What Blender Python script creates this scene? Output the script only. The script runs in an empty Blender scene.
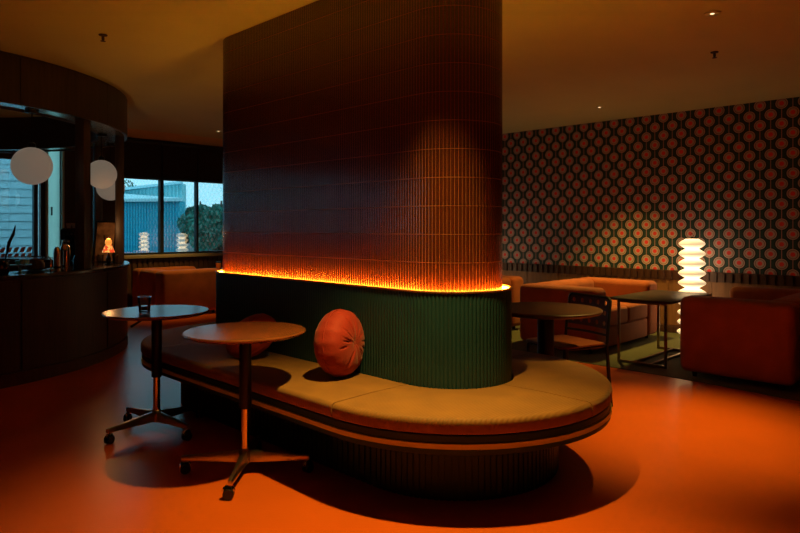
import bpy, bmesh, math, random
from mathutils import Vector, Matrix
random.seed(7)
S = bpy.context.scene
COL = S.collection
PI = math.pi
cos, sin = math.cos, math.sin

# ------------------------------------------------------------------ camera
EYE = 1.26
FPX = 640.0
AX = (0.7126, -0.7016)      # room x axis seen from the camera (right, depth)
BX = (0.7016, 0.7126)       # room y axis
def W(x, z):                # camera-plan metres -> room metres
    return (AX[0]*x + AX[1]*z, BX[0]*x + BX[1]*z)
cam_d = bpy.data.cameras.new('camera')
cam = bpy.data.objects.new('camera', cam_d); COL.objects.link(cam)
cam.location = (0, 0, EYE)
cam.rotation_euler = (PI/2, 0, math.atan2(0.7016, 0.7126))
cam_d.sensor_width = 36; cam_d.lens = FPX/800*36
cam_d.shift_y = -38.5/800
cam_d.clip_start = 0.05; cam_d.clip_end = 400
S.camera = cam

# ------------------------------------------------------------------ view, world, lights
S.view_settings.view_transform = 'Standard'
S.view_settings.look = 'None'
S.view_settings.exposure = 0.0
S.view_settings.gamma = 1.0
S.view_settings.use_curve_mapping = False
try:
    S.cycles.use_denoising = True
    S.cycles.max_bounces = 8
    S.cycles.diffuse_bounces = 5
    S.cycles.transparent_max_bounces = 12
    S.cycles.sample_clamp_indirect = 3.0
    S.cycles.caustics_reflective = False
    S.cycles.caustics_refractive = False
except Exception:
    pass

world = bpy.data.worlds.new('world'); S.world = world; world.use_nodes = True
nt = world.node_tree; nt.nodes.clear()
wo = nt.nodes.new('ShaderNodeOutputWorld'); bg = nt.nodes.new('ShaderNodeBackground')
tc = nt.nodes.new('ShaderNodeTexCoord'); mp = nt.nodes.new('ShaderNodeMapping')
mp.inputs['Scale'].default_value = (1, 1, 3)
ns = nt.nodes.new('ShaderNodeTexNoise'); ns.inputs['Scale'].default_value = 3.0; ns.inputs['Detail'].default_value = 5
cr = nt.nodes.new('ShaderNodeValToRGB')
cr.color_ramp.elements[0].position = 0.35; cr.color_ramp.elements[0].color = (0.30, 0.58, 0.68, 1)
cr.color_ramp.elements[1].position = 0.65; cr.color_ramp.elements[1].color = (0.50, 0.78, 0.86, 1)
nt.links.new(tc.outputs['Generated'], mp.inputs[0]); nt.links.new(mp.outputs[0], ns.inputs[0])
nt.links.new(ns.outputs[0], cr.inputs[0]); nt.links.new(cr.outputs[0], bg.inputs[0])
bg.inputs[1].default_value = 2.0
nt.links.new(bg.outputs[0], wo.inputs[0])

WARM = (1.0, 0.62, 0.12)
def spot(name, x, y, power, size, blend, radius, color=WARM, z=2.62, aim=None):
    d = bpy.data.lights.new(name, 'SPOT'); d.energy = power; d.spot_size = math.radians(size)
    d.spot_blend = blend; d.shadow_soft_size = radius; d.color = color
    o = bpy.data.objects.new(name, d); COL.objects.link(o); o.location = (x, y, z)
    if aim:
        v = Vector(aim) - Vector((x, y, z)); o.rotation_euler = v.to_track_quat('-Z', 'Y').to_euler()
    return o
L1 = W(0.16, 2.68); L2 = W(2.02, 4.14); L3 = W(2.29, 7.35); L4 = W(-2.6, 9.17); L5 = W(1.5, 1.2)
SPOTS = [('a', L1, 350, 79, (-1.90, 1.80, 0)), ('b', L2, 330, 54, (-1.66, 4.12, 0)), ('c', L3, 300, 84, None), ('d', L4, 150, 66, (-9.35, 4.35, 0.3))]
for n, p, e, s, am in SPOTS:
    spot('spot_light', p[0], p[1], e, s, 1.0, 0.035, aim=am)

# ------------------------------------------------------------------ materials
MATS = {}
def nmat(name):
    m = bpy.data.materials.new(name); m.use_nodes = True
    t = m.node_tree; t.nodes.clear()
    out = t.nodes.new('ShaderNodeOutputMaterial')
    MATS[name] = m
    return m, t, out
def mat(name, c, rough=0.5, metal=0.0, var=0.12, nscale=6.0, bump=0.0, bscale=60.0, sheen=0.0, coat=0.0,
        stretch=(1, 1, 1), emit=None, estr=0.0, spec=0.5, trans=0.0):
    m, t, out = nmat(name)
    p = t.nodes.new('ShaderNodeBsdfPrincipled'); t.links.new(p.outputs[0], out.inputs[0])
    p.inputs['Roughness'].default_value = rough; p.inputs['Metallic'].default_value = metal
    p.inputs['Specular IOR Level'].default_value = spec
    p.inputs['Sheen Weight'].default_value = sheen; p.inputs['Coat Weight'].default_value = coat
    p.inputs['Coat Roughness'].default_value = 0.1
    p.inputs['Transmission Weight'].default_value = trans
    co = t.nodes.new('ShaderNodeTexCoord'); mp = t.nodes.new('ShaderNodeMapping'); mp.inputs['Scale'].default_value = stretch
    t.links.new(co.outputs['Object'], mp.inputs[0])
    n = t.nodes.new('ShaderNodeTexNoise'); n.inputs['Scale'].default_value = nscale; n.inputs['Detail'].default_value = 4
    t.links.new(mp.outputs[0], n.inputs[0])
    r = t.nodes.new('ShaderNodeValToRGB')
    r.color_ramp.elements[0].position = 0.3; r.color_ramp.elements[1].position = 0.7
    r.color_ramp.elements[0].color = tuple(v*(1-var) for v in c)+(1,)
    r.color_ramp.elements[1].color = tuple(min(1, v*(1+var)) for v in c)+(1,)
    t.links.new(n.outputs[0], r.inputs[0]); t.links.new(r.outputs[0], p.inputs['Base Color'])
    if bump:
        n2 = t.nodes.new('ShaderNodeTexNoise'); n2.inputs['Scale'].default_value = bscale; n2.inputs['Detail'].default_value = 3
        t.links.new(mp.outputs[0], n2.inputs[0])
        b = t.nodes.new('ShaderNodeBump'); b.inputs['Strength'].default_value = bump; b.inputs['Distance'].default_value = 0.01
        t.links.new(n2.outputs[0], b.inputs['Height']); t.links.new(b.outputs[0], p.inputs['Normal'])
    if emit:
        p.inputs['Emission Color'].default_value = emit+(1,); p.inputs['Emission Strength'].default_value = estr
    return m

mat('floor_resin', (0.64, 0.112, 0.009), 0.30, var=0.10, nscale=1.5, bump=0.06, bscale=90, spec=0.38)
mat('green_carpet', (0.085, 0.085, 0.028), 0.85, var=0.25, nscale=80, bump=0.3, bscale=300)
mat('ceiling_paint', (0.74, 0.84, 0.48), 0.85, var=0.03, nscale=2)
mat('recess_paint', (0.90, 0.72, 0.35), 0.8, var=0.03)
mat('dark_wall', (0.035, 0.022, 0.016), 0.7, var=0.15)
mat('dark_blind', (0.018, 0.014, 0.012), 0.8, var=0.15, stretch=(1, 1, 12))
mat('wood_bar', (0.050, 0.032, 0.024), 0.42, var=0.3, nscale=5, stretch=(9, 9, 0.6))
mat('wood_panel', (0.22, 0.095, 0.028), 0.5, var=0.22, nscale=4, stretch=(8, 8, 0.6))
mat('wood_dark', (0.06, 0.022, 0.012), 0.5, var=0.25, nscale=5, stretch=(8, 8, 0.8))
mat('walnut_top', (0.20, 0.062, 0.020), 0.27, var=0.16, nscale=2.5, stretch=(1.0, 7, 1), coat=0.12)
mat('black_top', (0.035, 0.022, 0.017), 0.38, var=0.2)
mat('black_metal', (0.012, 0.011, 0.010), 0.4, metal=0.6, var=0.1)
mat('chrome', (0.80, 0.72, 0.62), 0.12, metal=1.0, var=0.03)
mat('brushed_steel', (0.55, 0.50, 0.45), 0.28, metal=1.0, var=0.06)
mat('rubber', (0.012, 0.011, 0.011), 0.45, var=0.1)
mat('brass', (0.62, 0.64, 0.16), 0.45, metal=0.0, var=0.06)
mat('ledge_paint', (0.30, 0.13, 0.055), 0.5, var=0.05)
mat('platform_green', (0.004, 0.040, 0.034), 0.5, var=0.12)
mat('backrest_green', (0.012, 0.054, 0.072), 0.45, var=0.12, nscale=8)
mat('orange_velvet', (0.33, 0.072, 0.011), 0.85, var=0.16, nscale=7, sheen=0.1, bump=0.15, bscale=140)
mat('pillow_velvet', (0.33, 0.017, 0.006), 0.75, var=0.14, nscale=9, sheen=0.12, bump=0.12, bscale=120)
mat('pale_frame', (0.42, 0.55, 0.52), 0.45, var=0.05)
mat('soffit_metal', (0.62, 0.72, 0.72), 0.22, metal=0.9, var=0.04)
mat('sill_paint', (0.30, 0.24, 0.19), 0.5, var=0.08)
mat('frame_dark', (0.012, 0.013, 0.014), 0.45, var=0.1)
mat('globe_white', (0.75, 0.75, 0.72), 0.55, var=0.02)
mat('stone_counter', (0.045, 0.032, 0.026), 0.22, var=0.3, nscale=20)
mat('blue_cladding', (0.03, 0.50, 0.66), 0.6, var=0.1, nscale=2)
mat('pale_cladding', (0.36, 0.74, 0.78), 0.6, var=0.06, nscale=2)
mat('roof_sheet', (0.55, 0.80, 0.86), 0.6, var=0.08, nscale=2)
mat('white_cladding', (0.88, 0.92, 0.93), 0.7, var=0.05, nscale=2)
mat('tree_leaf', (0.020, 0.20, 0.15), 0.6, var=0.5, nscale=1.2)
mat('tree_bark', (0.06, 0.045, 0.03), 0.9, var=0.3)
mat('asphalt', (0.10, 0.11, 0.11), 0.9, var=0.2)
mat('bread', (0.06, 0.03, 0.02), 0.7, var=0.3, nscale=30)
mat('blue_glaze', (0.03, 0.14, 0.25), 0.2, var=0.1)
mat('teal_glassware', (0.20, 0.50, 0.50), 0.15, var=0.2, nscale=30)
mat('black_gloss', (0.012, 0.012, 0.013), 0.12, var=0.1)
mat('red_paint', (0.45, 0.05, 0.04), 0.5, var=0.1)
mat('white_label', (0.50, 0.48, 0.44), 0.5, var=0.05)
mat('orange_cup', (0.85, 0.20, 0.03), 0.35, var=0.1, emit=(1, 0.25, 0.03), estr=0.0)
mat('drink', (0.16, 0.05, 0.03), 0.1, var=0.05)
mat('picture', (0.30, 0.18, 0.10), 0.25, var=0.7, nscale=9)
mat('plywood_seat', (0.16, 0.04, 0.015), 0.4, var=0.2, nscale=4, stretch=(1, 8, 1))
mat('chair_dark', (0.05, 0.018, 0.012), 0.6, var=0.2)
mat('sprinkler', (0.03, 0.022, 0.016), 0.5, var=0.1)

def emis(name, c, s):
    m, t, out = nmat(name); e = t.nodes.new('ShaderNodeEmission')
    e.inputs[0].default_value = c+(1,); e.inputs[1].default_value = s
    t.links.new(e.outputs[0], out.inputs[0]); return m
m, t, out = nmat('globe_glass')
d_ = t.nodes.new('ShaderNodeBsdfDiffuse'); d_.inputs[0].default_value = (0.86, 0.88, 0.86, 1)
tl = t.nodes.new('ShaderNodeBsdfTranslucent'); tl.inputs[0].default_value = (0.86, 0.90, 0.90, 1)
mx = t.nodes.new('ShaderNodeMixShader'); mx.inputs[0].default_value = 0.55
t.links.new(d_.outputs[0], mx.inputs[1]); t.links.new(tl.outputs[0], mx.inputs[2]); em_ = t.nodes.new('ShaderNodeEmission'); em_.inputs[0].default_value = (1.0, 0.86, 0.68, 1); em_.inputs[1].default_value = 0.055  # faint emission added to brighten the globes, which hang unlit
ad_ = t.nodes.new('ShaderNodeAddShader'); t.links.new(mx.outputs[0], ad_.inputs[0]); t.links.new(em_.outputs[0], ad_.inputs[1]); t.links.new(ad_.outputs[0], out.inputs[0])
emis('led_strip', (1.0, 0.30, 0.018), 105)
emis('downlight_lens', (1.0, 0.66, 0.36), 2.2)

# white globe-stack lamp: translucent shell that glows more inside the waists
def lamp_mat(name, s):
    m, t, out = nmat(name)
    p = t.nodes.new('ShaderNodeBsdfPrincipled'); p.inputs['Base Color'].default_value = (0.85, 0.78, 0.66, 1)
    p.inputs['Roughness'].default_value = 0.35
    geo = t.nodes.new('ShaderNodeNewGeometry')
    co = t.nodes.new('ShaderNodeTexCoord'); n = t.nodes.new('ShaderNodeTexNoise'); n.inputs['Scale'].default_value = 4
    t.links.new(co.outputs['Object'], n.inputs[0])
    r = t.nodes.new('ShaderNodeValToRGB')
    r.color_ramp.elements[0].color = (1.0, 0.66, 0.34, 1); r.color_ramp.elements[1].color = (1.0, 0.70, 0.38, 1)
    t.links.new(n.outputs[0], r.inputs[0]); t.links.new(r.outputs[0], p.inputs['Emission Color'])
    sp = t.nodes.new('ShaderNodeSeparateXYZ'); t.links.new(co.outputs['Object'], sp.inputs[0])
    cb = t.nodes.new('ShaderNodeCombineXYZ'); t.links.new(sp.outputs[0], cb.inputs[0]); t.links.new(sp.outputs[1], cb.inputs[1])
    ln = t.nodes.new('ShaderNodeVectorMath'); ln.operation = 'LENGTH'; t.links.new(cb.outputs[0], ln.inputs[0])
    mr = t.nodes.new('ShaderNodeMapRange'); mr.inputs[1].default_value = 0.07; mr.inputs[2].default_value = 0.15
    mr.inputs[3].default_value = s*2.2; mr.inputs[4].default_value = s*0.62     # the shade glows most where it is closest to the tube inside
    t.links.new(ln.outputs['Value'], mr.inputs[0]); t.links.new(mr.outputs[0], p.inputs['Emission Strength'])
    t.links.new(p.outputs[0], out.inputs[0]); return m
lamp_mat('lamp_glow', 1.0)
lamp_mat('lamp_shade_glow', 0.7)

m, t, out = nmat('frosted_glass')
tl = t.nodes.new('ShaderNodeBsdfTranslucent'); tl.inputs[0].default_value = (0.70, 0.90, 0.86, 1)
t.links.new(tl.outputs[0], out.inputs[0])
# thin window glass
def glass_mat(name, tint, refl):
    m, t, out = nmat(name)
    tr = t.nodes.new('ShaderNodeBsdfTransparent'); tr.inputs[0].default_value = tint+(1,)
    gl = t.nodes.new('ShaderNodeBsdfGlossy'); gl.inputs['Roughness'].default_value = 0.02
    fr = t.nodes.new('ShaderNodeFresnel'); fr.inputs[0].default_value = 1.5
    mm = t.nodes.new('ShaderNodeMath'); mm.operation = 'MULTIPLY'; mm.inputs[1].default_value = refl; mm.use_clamp = True
    mx = t.nodes.new('ShaderNodeMixShader')
    t.links.new(fr.outputs[0], mm.inputs[0]); t.links.new(mm.outputs[0], mx.inputs[0])
    t.links.new(tr.outputs[0], mx.inputs[1]); t.links.new(gl.outputs[0], mx.inputs[2]); t.links.new(mx.outputs[0], out.inputs[0])
    return m
glass_mat('window_glass', (0.78, 0.95, 1.0), 5.0)
glass_mat('clear_glass', (0.86, 0.88, 0.88), 2.2)

# glazed finger tile
def tile_mat():
    m, t, out = nmat('column_tile')
    p = t.nodes.new('ShaderNodeBsdfPrincipled'); t.links.new(p.outputs[0], out.inputs[0])
    p.inputs['Roughness'].default_value = 0.24; p.inputs['Coat Weight'].default_value = 0.8; p.inputs['Coat Roughness'].default_value = 0.12; p.inputs['Coat IOR'].default_value = 1.85
    p.inputs['Specular IOR Level'].default_value = 0.6
    co = t.nodes.new('ShaderNodeTexCoord'); mp = t.nodes.new('ShaderNodeMapping'); mp.inputs['Scale'].default_value = (52, 52, 6.9)
    t.links.new(co.outputs['Object'], mp.inputs[0])
    n = t.nodes.new('ShaderNodeTexNoise'); n.inputs['Scale'].default_value = 1.0; n.inputs['Detail'].default_value = 1
    t.links.new(mp.outputs[0], n.inputs[0])
    r = t.nodes.new('ShaderNodeValToRGB'); r.color_ramp.elements[0].position = 0.3; r.color_ramp.elements[1].position = 0.7
    r.color_ramp.elements[0].color = (0.070, 0.014, 0.005, 1); r.color_ramp.elements[1].color = (0.088, 0.018, 0.006, 1)
    t.links.new(n.outputs[0], r.inputs[0]); t.links.new(r.outputs[0], p.inputs['Base Color'])
    return m
tile_mat()
mat('tile_grout', (0.34, 0.145, 0.065), 0.6, var=0.1)

# patterned wallpaper
def wallpaper():
    m, t, out = nmat('wallpaper')
    p = t.nodes.new('ShaderNodeBsdfPrincipled'); t.links.new(p.outputs[0], out.inputs[0]); p.inputs['Roughness'].default_value = 0.62
    co = t.nodes.new('ShaderNodeTexCoord'); sp = t.nodes.new('ShaderNodeSeparateXYZ'); t.links.new(co.outputs['Object'], sp.inputs[0])
    def M(op, a, b=None, clamp=False):
        n = t.nodes.new('ShaderNodeMath'); n.operation = op; n.use_clamp = clamp
        for i, v in enumerate((a, b)):
            if v is None: continue
            if isinstance(v, (int, float)): n.inputs[i].default_value = v
            else: t.links.new(v, n.inputs[i])
        return n.outputs[0]
    PX, PZ = 0.212, 0.217
    def cell(v, period, off):   # signed distance to nearest lattice line
        return M('MULTIPLY', M('SUBTRACT', M('FRACT', M('ADD', M('DIVIDE', v, period), off)), 0.5), period)
    x, z = sp.outputs['X'], sp.outputs['Z']
    u1, v1 = cell(x, PX, 100.0), cell(z, PZ, 100.0)
    u2, v2 = cell(x, PX, 100.5), cell(z, PZ, 100.5)
    def ln(a, b): return M('SQRT', M('ADD', M('MULTIPLY', a, a), M('MULTIPLY', b, b)))
    d1, d2 = ln(u1, v1), ln(u2, v2)
    d = M('MINIMUM', d1, d2)
    au = M('MINIMUM', M('ABSOLUTE', u1), M('ABSOLUTE', u2))
    def C(c):
        n = t.nodes.new('ShaderNodeRGB'); n.outputs[0].default_value = c+(1,); return n.outputs[0]
    def mix(f, a, b):
        n = t.nodes.new('ShaderNodeMix'); n.data_type = 'RGBA'
        t.links.new(f, n.inputs[0]); t.links.new(a, n.inputs[6]); t.links.new(b, n.inputs[7]); return n.outputs[2]
    green, dark, tan, red, line, ring = C((0.012, 0.060, 0.060)), C((0.010, 0.022, 0.024)), C((0.58, 0.42, 0.40)), C((0.90, 0.055, 0.05)), C((0.48, 0.26, 0.25)), C((0.20, 0.09, 0.07))
    c = mix(M('LESS_THAN', d, 0.073), green, dark)
    c = mix(M('LESS_THAN', au, 0.0042), c, line)
    c = mix(M('LESS_THAN', d, 0.060), c, tan)
    c = mix(M('LESS_THAN', M('ABSOLUTE', M('SUBTRACT', d, 0.046)), 0.0028), c, ring)
    # little four-lobed red centre
    lobes = t.nodes.new('ShaderNodeMath')
    c = mix(M('LESS_THAN', d, 0.0235), c, red)
    t.links.new(c, p.inputs['Base Color'])
wallpaper()

# corduroy / ribbed tan fabric
def ribbed():
    m, t, out = nmat('tan_corduroy')
    p = t.nodes.new('ShaderNodeBsdfPrincipled'); t.links.new(p.outputs[0], out.inputs[0])
    p.inputs['Roughness'].default_value = 0.75; p.inputs['Sheen Weight'].default_value = 0.15
    co = t.nodes.new('ShaderNodeTexCoord')
    n = t.nodes.new('ShaderNodeTexNoise'); n.inputs['Scale'].default_value = 7; n.inputs['Detail'].default_value = 5
    t.links.new(co.outputs['Object'], n.inputs[0])
    r = t.nodes.new('ShaderNodeValToRGB'); r.color_ramp.elements[0].position = 0.3; r.color_ramp.elements[1].position = 0.7
    r.color_ramp.elements[0].color = (0.21, 0.088, 0.010, 1); r.color_ramp.elements[1].color = (0.27, 0.115, 0.013, 1)
    t.links.new(n.outputs[0], r.inputs[0]); t.links.new(r.outputs[0], p.inputs['Base Color'])
    w = t.nodes.new('ShaderNodeTexWave'); w.inputs['Scale'].default_value = 22; w.bands_direction = 'X'
    t.links.new(co.outputs['Object'], w.inputs[0])
    b = t.nodes.new('ShaderNodeBump'); b.inputs['Strength'].default_value = 0.25; b.inputs['Distance'].default_value = 0.004
    t.links.new(w.outputs[1], b.inputs['Height']); t.links.new(b.outputs[0], p.inputs['Normal'])
ribbed()

# stained shade, red-white valance
def two_tone(name, c1, c2, scale, emit=0.0):
    m, t, out = nmat(name)
    p = t.nodes.new('ShaderNodeBsdfPrincipled'); t.links.new(p.outputs[0], out.inputs[0]); p.inputs['Roughness'].default_value = 0.4
    co = t.nodes.new('ShaderNodeTexCoord'); ck = t.nodes.new('ShaderNodeTexVoronoi'); ck.inputs['Scale'].default_value = scale
    t.links.new(co.outputs['Object'], ck.inputs[0])
    r = t.nodes.new('ShaderNodeValToRGB'); r.color_ramp.interpolation = 'CONSTANT'
    r.color_ramp.elements[0].color = c1+(1,); r.color_ramp.elements[1].color = c2+(1,); r.color_ramp.elements[1].position = 0.5
    sx = t.nodes.new('ShaderNodeSeparateColor'); t.links.new(ck.outputs['Color'], sx.inputs[0]); t.links.new(sx.outputs[0], r.inputs[0])
    t.links.new(r.outputs[0], p.inputs['Base Color'])
    if emit:
        t.links.new(r.outputs[0], p.inputs['Emission Color']); p.inputs['Emission Strength'].default_value = emit
two_tone('stained_shade', (0.9, 0.08, 0.02), (1.0, 0.55, 0.12), 60, 0.9)
two_tone('red_white', (0.55, 0.16, 0.14), (0.60, 0.66, 0.68), 14)

# ------------------------------------------------------------------ mesh helpers
class MB:
    def __init__(s): s.v = []; s.f = []; s.mi = []; s.cur = 0
    def add(s, vs, fs, mtx=None):
        n = len(s.v)
        s.v += [tuple(mtx @ Vector(v)) if mtx else tuple(v) for v in vs]
        s.f += [tuple(i+n for i in f) for f in fs]; s.mi += [s.cur]*len(fs)
        return s
    def box(s, x0, x1, y0, y1, z0, z1, mtx=None):
        vs = [(x, y, z) for x in (x0, x1) for y in (y0, y1) for z in (z0, z1)]
        fs = [(0, 1, 3, 2), (4, 6, 7, 5), (0, 4, 5, 1), (2, 3, 7, 6), (0, 2, 6, 4), (1, 5, 7, 3)]
        return s.add(vs, fs, mtx)
    def lathe(s, prof, seg=32, mtx=None, cx=0, cy=0):
        vs = []; fs = []
        for r, z in prof:
            for k in range(seg):
                a = 2*PI*k/seg; vs.append((cx+r*cos(a), cy+r*sin(a), z))
        n = len(prof)
        for i in range(n-1):
            for k in range(seg):
                k2 = (k+1) % seg
                fs.append((i*seg+k, i*seg+k2, (i+1)*seg+k2, (i+1)*seg+k))
        if prof[0][0] > 1e-5: fs.append(tuple(range(seg))[::-1])
        if prof[-1][0] > 1e-5: fs.append(tuple((n-1)*seg+k for k in range(seg)))
        return s.add(vs, fs, mtx)
    def cyl(s, p, q, r, seg=16, r2=None):
        p, q = Vector(p), Vector(q); d = q-p
        m = Matrix.Translation(p) @ d.to_track_quat('Z', 'Y').to_matrix().to_4x4()
        return s.lathe([(r, 0), (r if r2 is None else r2, d.length)], seg, m)
    def tube(s, pts, r, seg=10, closed=False):
        pts = [Vector(p) for p in pts]; n = len(pts); vs = []; fs = []
        up = Vector((0.013, 0.021, 1)).normalized(); prev = None
        for i, p in enumerate(pts):
            a = pts[(i-1) % n] if (closed or i) else p
            b = pts[(i+1) % n] if (closed or i < n-1) else p
            t = (b-a).normalized()
            if prev is None:
                u = t.cross(up)
                if u.length < 0.1: u = t.cross(Vector((1, 0, 0)))
            else:
                u = prev - t*prev.dot(t)
            u.normalize(); prev = u; w = t.cross(u)
            rr = r[i] if isinstance(r, (list, tuple)) else r
            for k in range(seg):
                an = 2*PI*k/seg; vs.append(tuple(p+u*rr*cos(an)+w*rr*sin(an)))
        for i in range(n if closed else n-1):
            j = (i+1) % n
            for k in range(seg):
                k2 = (k+1) % seg; fs.append((i*seg+k, i*seg+k2, j*seg+k2, j*seg+k))
        if not closed:
            fs.append(tuple(range(seg))[::-1]); fs.append(tuple((n-1)*seg+k for k in range(seg)))
        return s.add(vs, fs)
    def sweep(s, prof, path, closed_path=True, closed_prof=True):
        """prof: (r,z); path: (cx,cy,nx,ny)"""
        vs = []; fs = []; n = len(prof); m = len(path)
        for cx, cy, nx, ny in path:
            for r, z in prof: vs.append((cx+nx*r, cy+ny*r, z))
        for i in range(m if closed_path else m-1):
            j = (i+1) % m
            for k in range(n if closed_prof else n-1):
                k2 = (k+1) % n; fs.append((i*n+k, j*n+k, j*n+k2, i*n+k2))
        if not closed_path and closed_prof:
            fs.append(tuple(range(n))); fs.append(tuple((m-1)*n+k for k in range(n))[::-1])
        return s.add(vs, fs)
    def prism(s, pts, z0, z1, mtx=None):
        n = len(pts); vs = [(x, y, z0) for x, y in pts]+[(x, y, z1) for x, y in pts]
        fs = [tuple(range(n))[::-1], tuple(range(n, 2*n))]
        for i in range(n): fs.append((i, (i+1) % n, n+(i+1) % n, n+i))
        return s.add(vs, fs, mtx)
    def build(s, name, material, parent=None, bevel=0, bseg=2, smooth=False, autos=35, kind=None, loc=None):
        me = bpy.data.meshes.new(name)
        vs = s.v
        if loc is not None: vs = [(v[0]-loc[0], v[1]-loc[1], v[2]-loc[2]) for v in vs]
        me.from_pydata(vs, [], s.f); me.validate()
        ms = material if isinstance(material, (list, tuple)) else [material]
        for m in ms: me.materials.append(MATS[m])
        if len(ms) > 1:
            for p, i in zip(me.polygons, s.mi): p.material_index = i
        bm = bmesh.new(); bm.from_mesh(me); bmesh.ops.recalc_face_normals(bm, faces=bm.faces)
        if bevel:
            es = [e for e in bm.edges if len(e.link_faces) == 2 and e.calc_face_angle(0) > math.radians(40)]
            bmesh.ops.bevel(bm, geom=es, offset=bevel, segments=bseg, profile=0.5, affect='EDGES', clamp_overlap=True)
        for f in bm.faces: f.smooth = bool(smooth or bevel)
        if smooth or bevel:
            for e in bm.edges:
                if len(e.link_faces) == 2 and e.calc_face_angle(0) > math.radians(autos): e.smooth = False
        bm.to_mesh(me); bm.free()
        o = bpy.data.objects.new(name, me); COL.objects.link(o)
        if loc is not None: o.location = loc
        if parent is not None: o.parent = parent
        if kind: o['kind'] = kind
        return o

def tag(o, label, cat, group=None, kind=None):
    o['label'] = label; o['category'] = cat
    if group: o['group'] = group
    if kind: o['kind'] = kind
    return o
def thing(name, label, cat, loc=(0, 0, 0), rz=0, group=None):
    o = bpy.data.objects.new(name, None); COL.objects.link(o)
    o.empty_display_size = 0.1; o.location = loc; o.rotation_euler = (0, 0, rz)
    return tag(o, label, cat, group)
def copy_tree(o, parent=None):
    c = o.copy(); COL.objects.link(c); c.parent = parent
    for ch in list(o.children): copy_tree(ch, c)
    return c
def struct(mb, name, m, **k): return mb.build(name, m, kind='structure', **k)

# ------------------------------------------------------------------ room shell
XW, YW, H = -9.85, 7.80, 2.65      # window wall, wallpaper wall, ceiling
XE, YS = 3.2, -4.0
struct(MB().box(XW-0.2, XE, YS, YW+0.2, -0.15, 0.0), 'floor', 'floor_resin')
gp = []
for i in range(31):
    x = -8.4 + i*(XE+8.4)/30
    gp.append((x, 5.46 - 0.30*max(0, min(1, (x+2.2)/2.2))**1.3))
struct(MB().prism(gp+[(XE, YW), (-8.4, YW)], 0.0, 0.004), 'floor.001', 'green_carpet')
struct(MB().box(-8.97, XE, YS, YW+0.2, H, H+0.15), 'ceiling', 'ceiling_paint')
struct(MB().box(XW-0.2, -8.97, YS, YW+0.2, H, H+0.15), 'ceiling.001', 'recess_paint')
# wallpaper wall: papered top, fluted rail, boarded dado
struct(MB().box(XW-0.2, XE, YW, YW+0.18, 0.0, H), 'wall_back', 'wallpaper')
mb = MB().box(XW, XE, YW-0.02, YW, 0.0, 0.64)
for k in range(26):
    x = XW+0.25+k*0.5; mb.box(x, x+0.485, YW-0.026, YW-0.02, 0.10, 0.635)
struct(mb, 'trim_1', 'wood_panel')
mb = MB().box(XW, XE, YW-0.03, YW, 0.64, 0.752)
k = 0
x = XW+0.02
while x < XE-0.05:
    mb.box(x, x+0.05, YW-0.05, YW-0.03, 0.645, 0.745); x += 0.085
struct(mb, 'trim_2', 'wood_dark')
struct(MB().box(XW, XE, YW-0.04, YW-0.02, 0.0, 0.09), 'baseboard_back', 'wood_dark', bevel=0.004)
struct(MB().box(XE, XE+0.2, YS-0.2, YW+0.2, 0, H), 'wall_right', 'dark_wall')
struct(MB().box(XW-0.2, XE+0.2, YS-0.2, YS, 0, H), 'wall_front', 'dark_wall')

# window wall (x = XW): openings
SILL, HEADR, HEADL = 0.842, 2.055, 2.23
YL0, YL1 = -3.8, 2.90      # left glazing
YR0, YR1 = 3.90, 7.62      # right glazing
mb = MB()
mb.box(XW-0.2, XW, YS, YW, 0, SILL)
mb.box(XW-0.2, XW, YS, YL0, SILL, H)
mb.box(XW-0.2, XW, YL0, YL1, HEADL, H)
mb.box(XW-0.2, XW, YL1, 2.94, SILL, H); mb.box(XW-0.2, XW, 2.94, 3.12, 2.55, H); mb.box(XW-0.2, XW, 3.12, YR0, SILL, H)
mb.box(XW-0.2, XW, YR0, YR1, HEADR, H)
mb.box(XW-0.2, XW, YR1, YW, SILL, H)
struct(mb, 'wall_left', 'dark_wall')
# fluted boarding below the sill
mb = MB(); y = 2.5
mb.box(XW, XW+0.02, 2.4, YW-0.05, 0.08, 0.785)
while y < YW-0.1:
    mb.box(XW+0.02, XW+0.04, y, y+0.05, 0.10, 0.78); y += 0.085
struct(mb, 'trim_3', 'wood_dark')
struct(MB().box(XW, XW+0.03, 2.4, YW-0.05, 0.0, 0.08), 'baseboard_left', 'wood_dark')
struct(MB().box(XW-0.1, XW+0.10, 3.86, YW-0.06, 0.79, SILL), 'trim_4', 'sill_paint', bevel=0.006)
struct(MB().box(XW-0.1, XW+0.06, YL0, YL1+0.02, 0.79, SILL-0.005), 'trim_5', 'sill_paint', bevel=0.006)
o4 = struct(MB().box(XW-0.09, XW-0.08, 2.94, 3.12, SILL, 2.55), 'window_4', 'frosted_glass')
MB().box(XW-0.075, XW-0.03, 3.0, 3.012, 1.44, 1.56).build('handle', 'frame_dark', o4)
struct(MB().box(XW, XW+0.03, 2.905, 2.94, SILL, 2.6).box(XW, XW+0.03, 3.12, 3.15, SILL, 2.6), 'trim_6', 'pale_frame', bevel=0.004)
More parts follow.
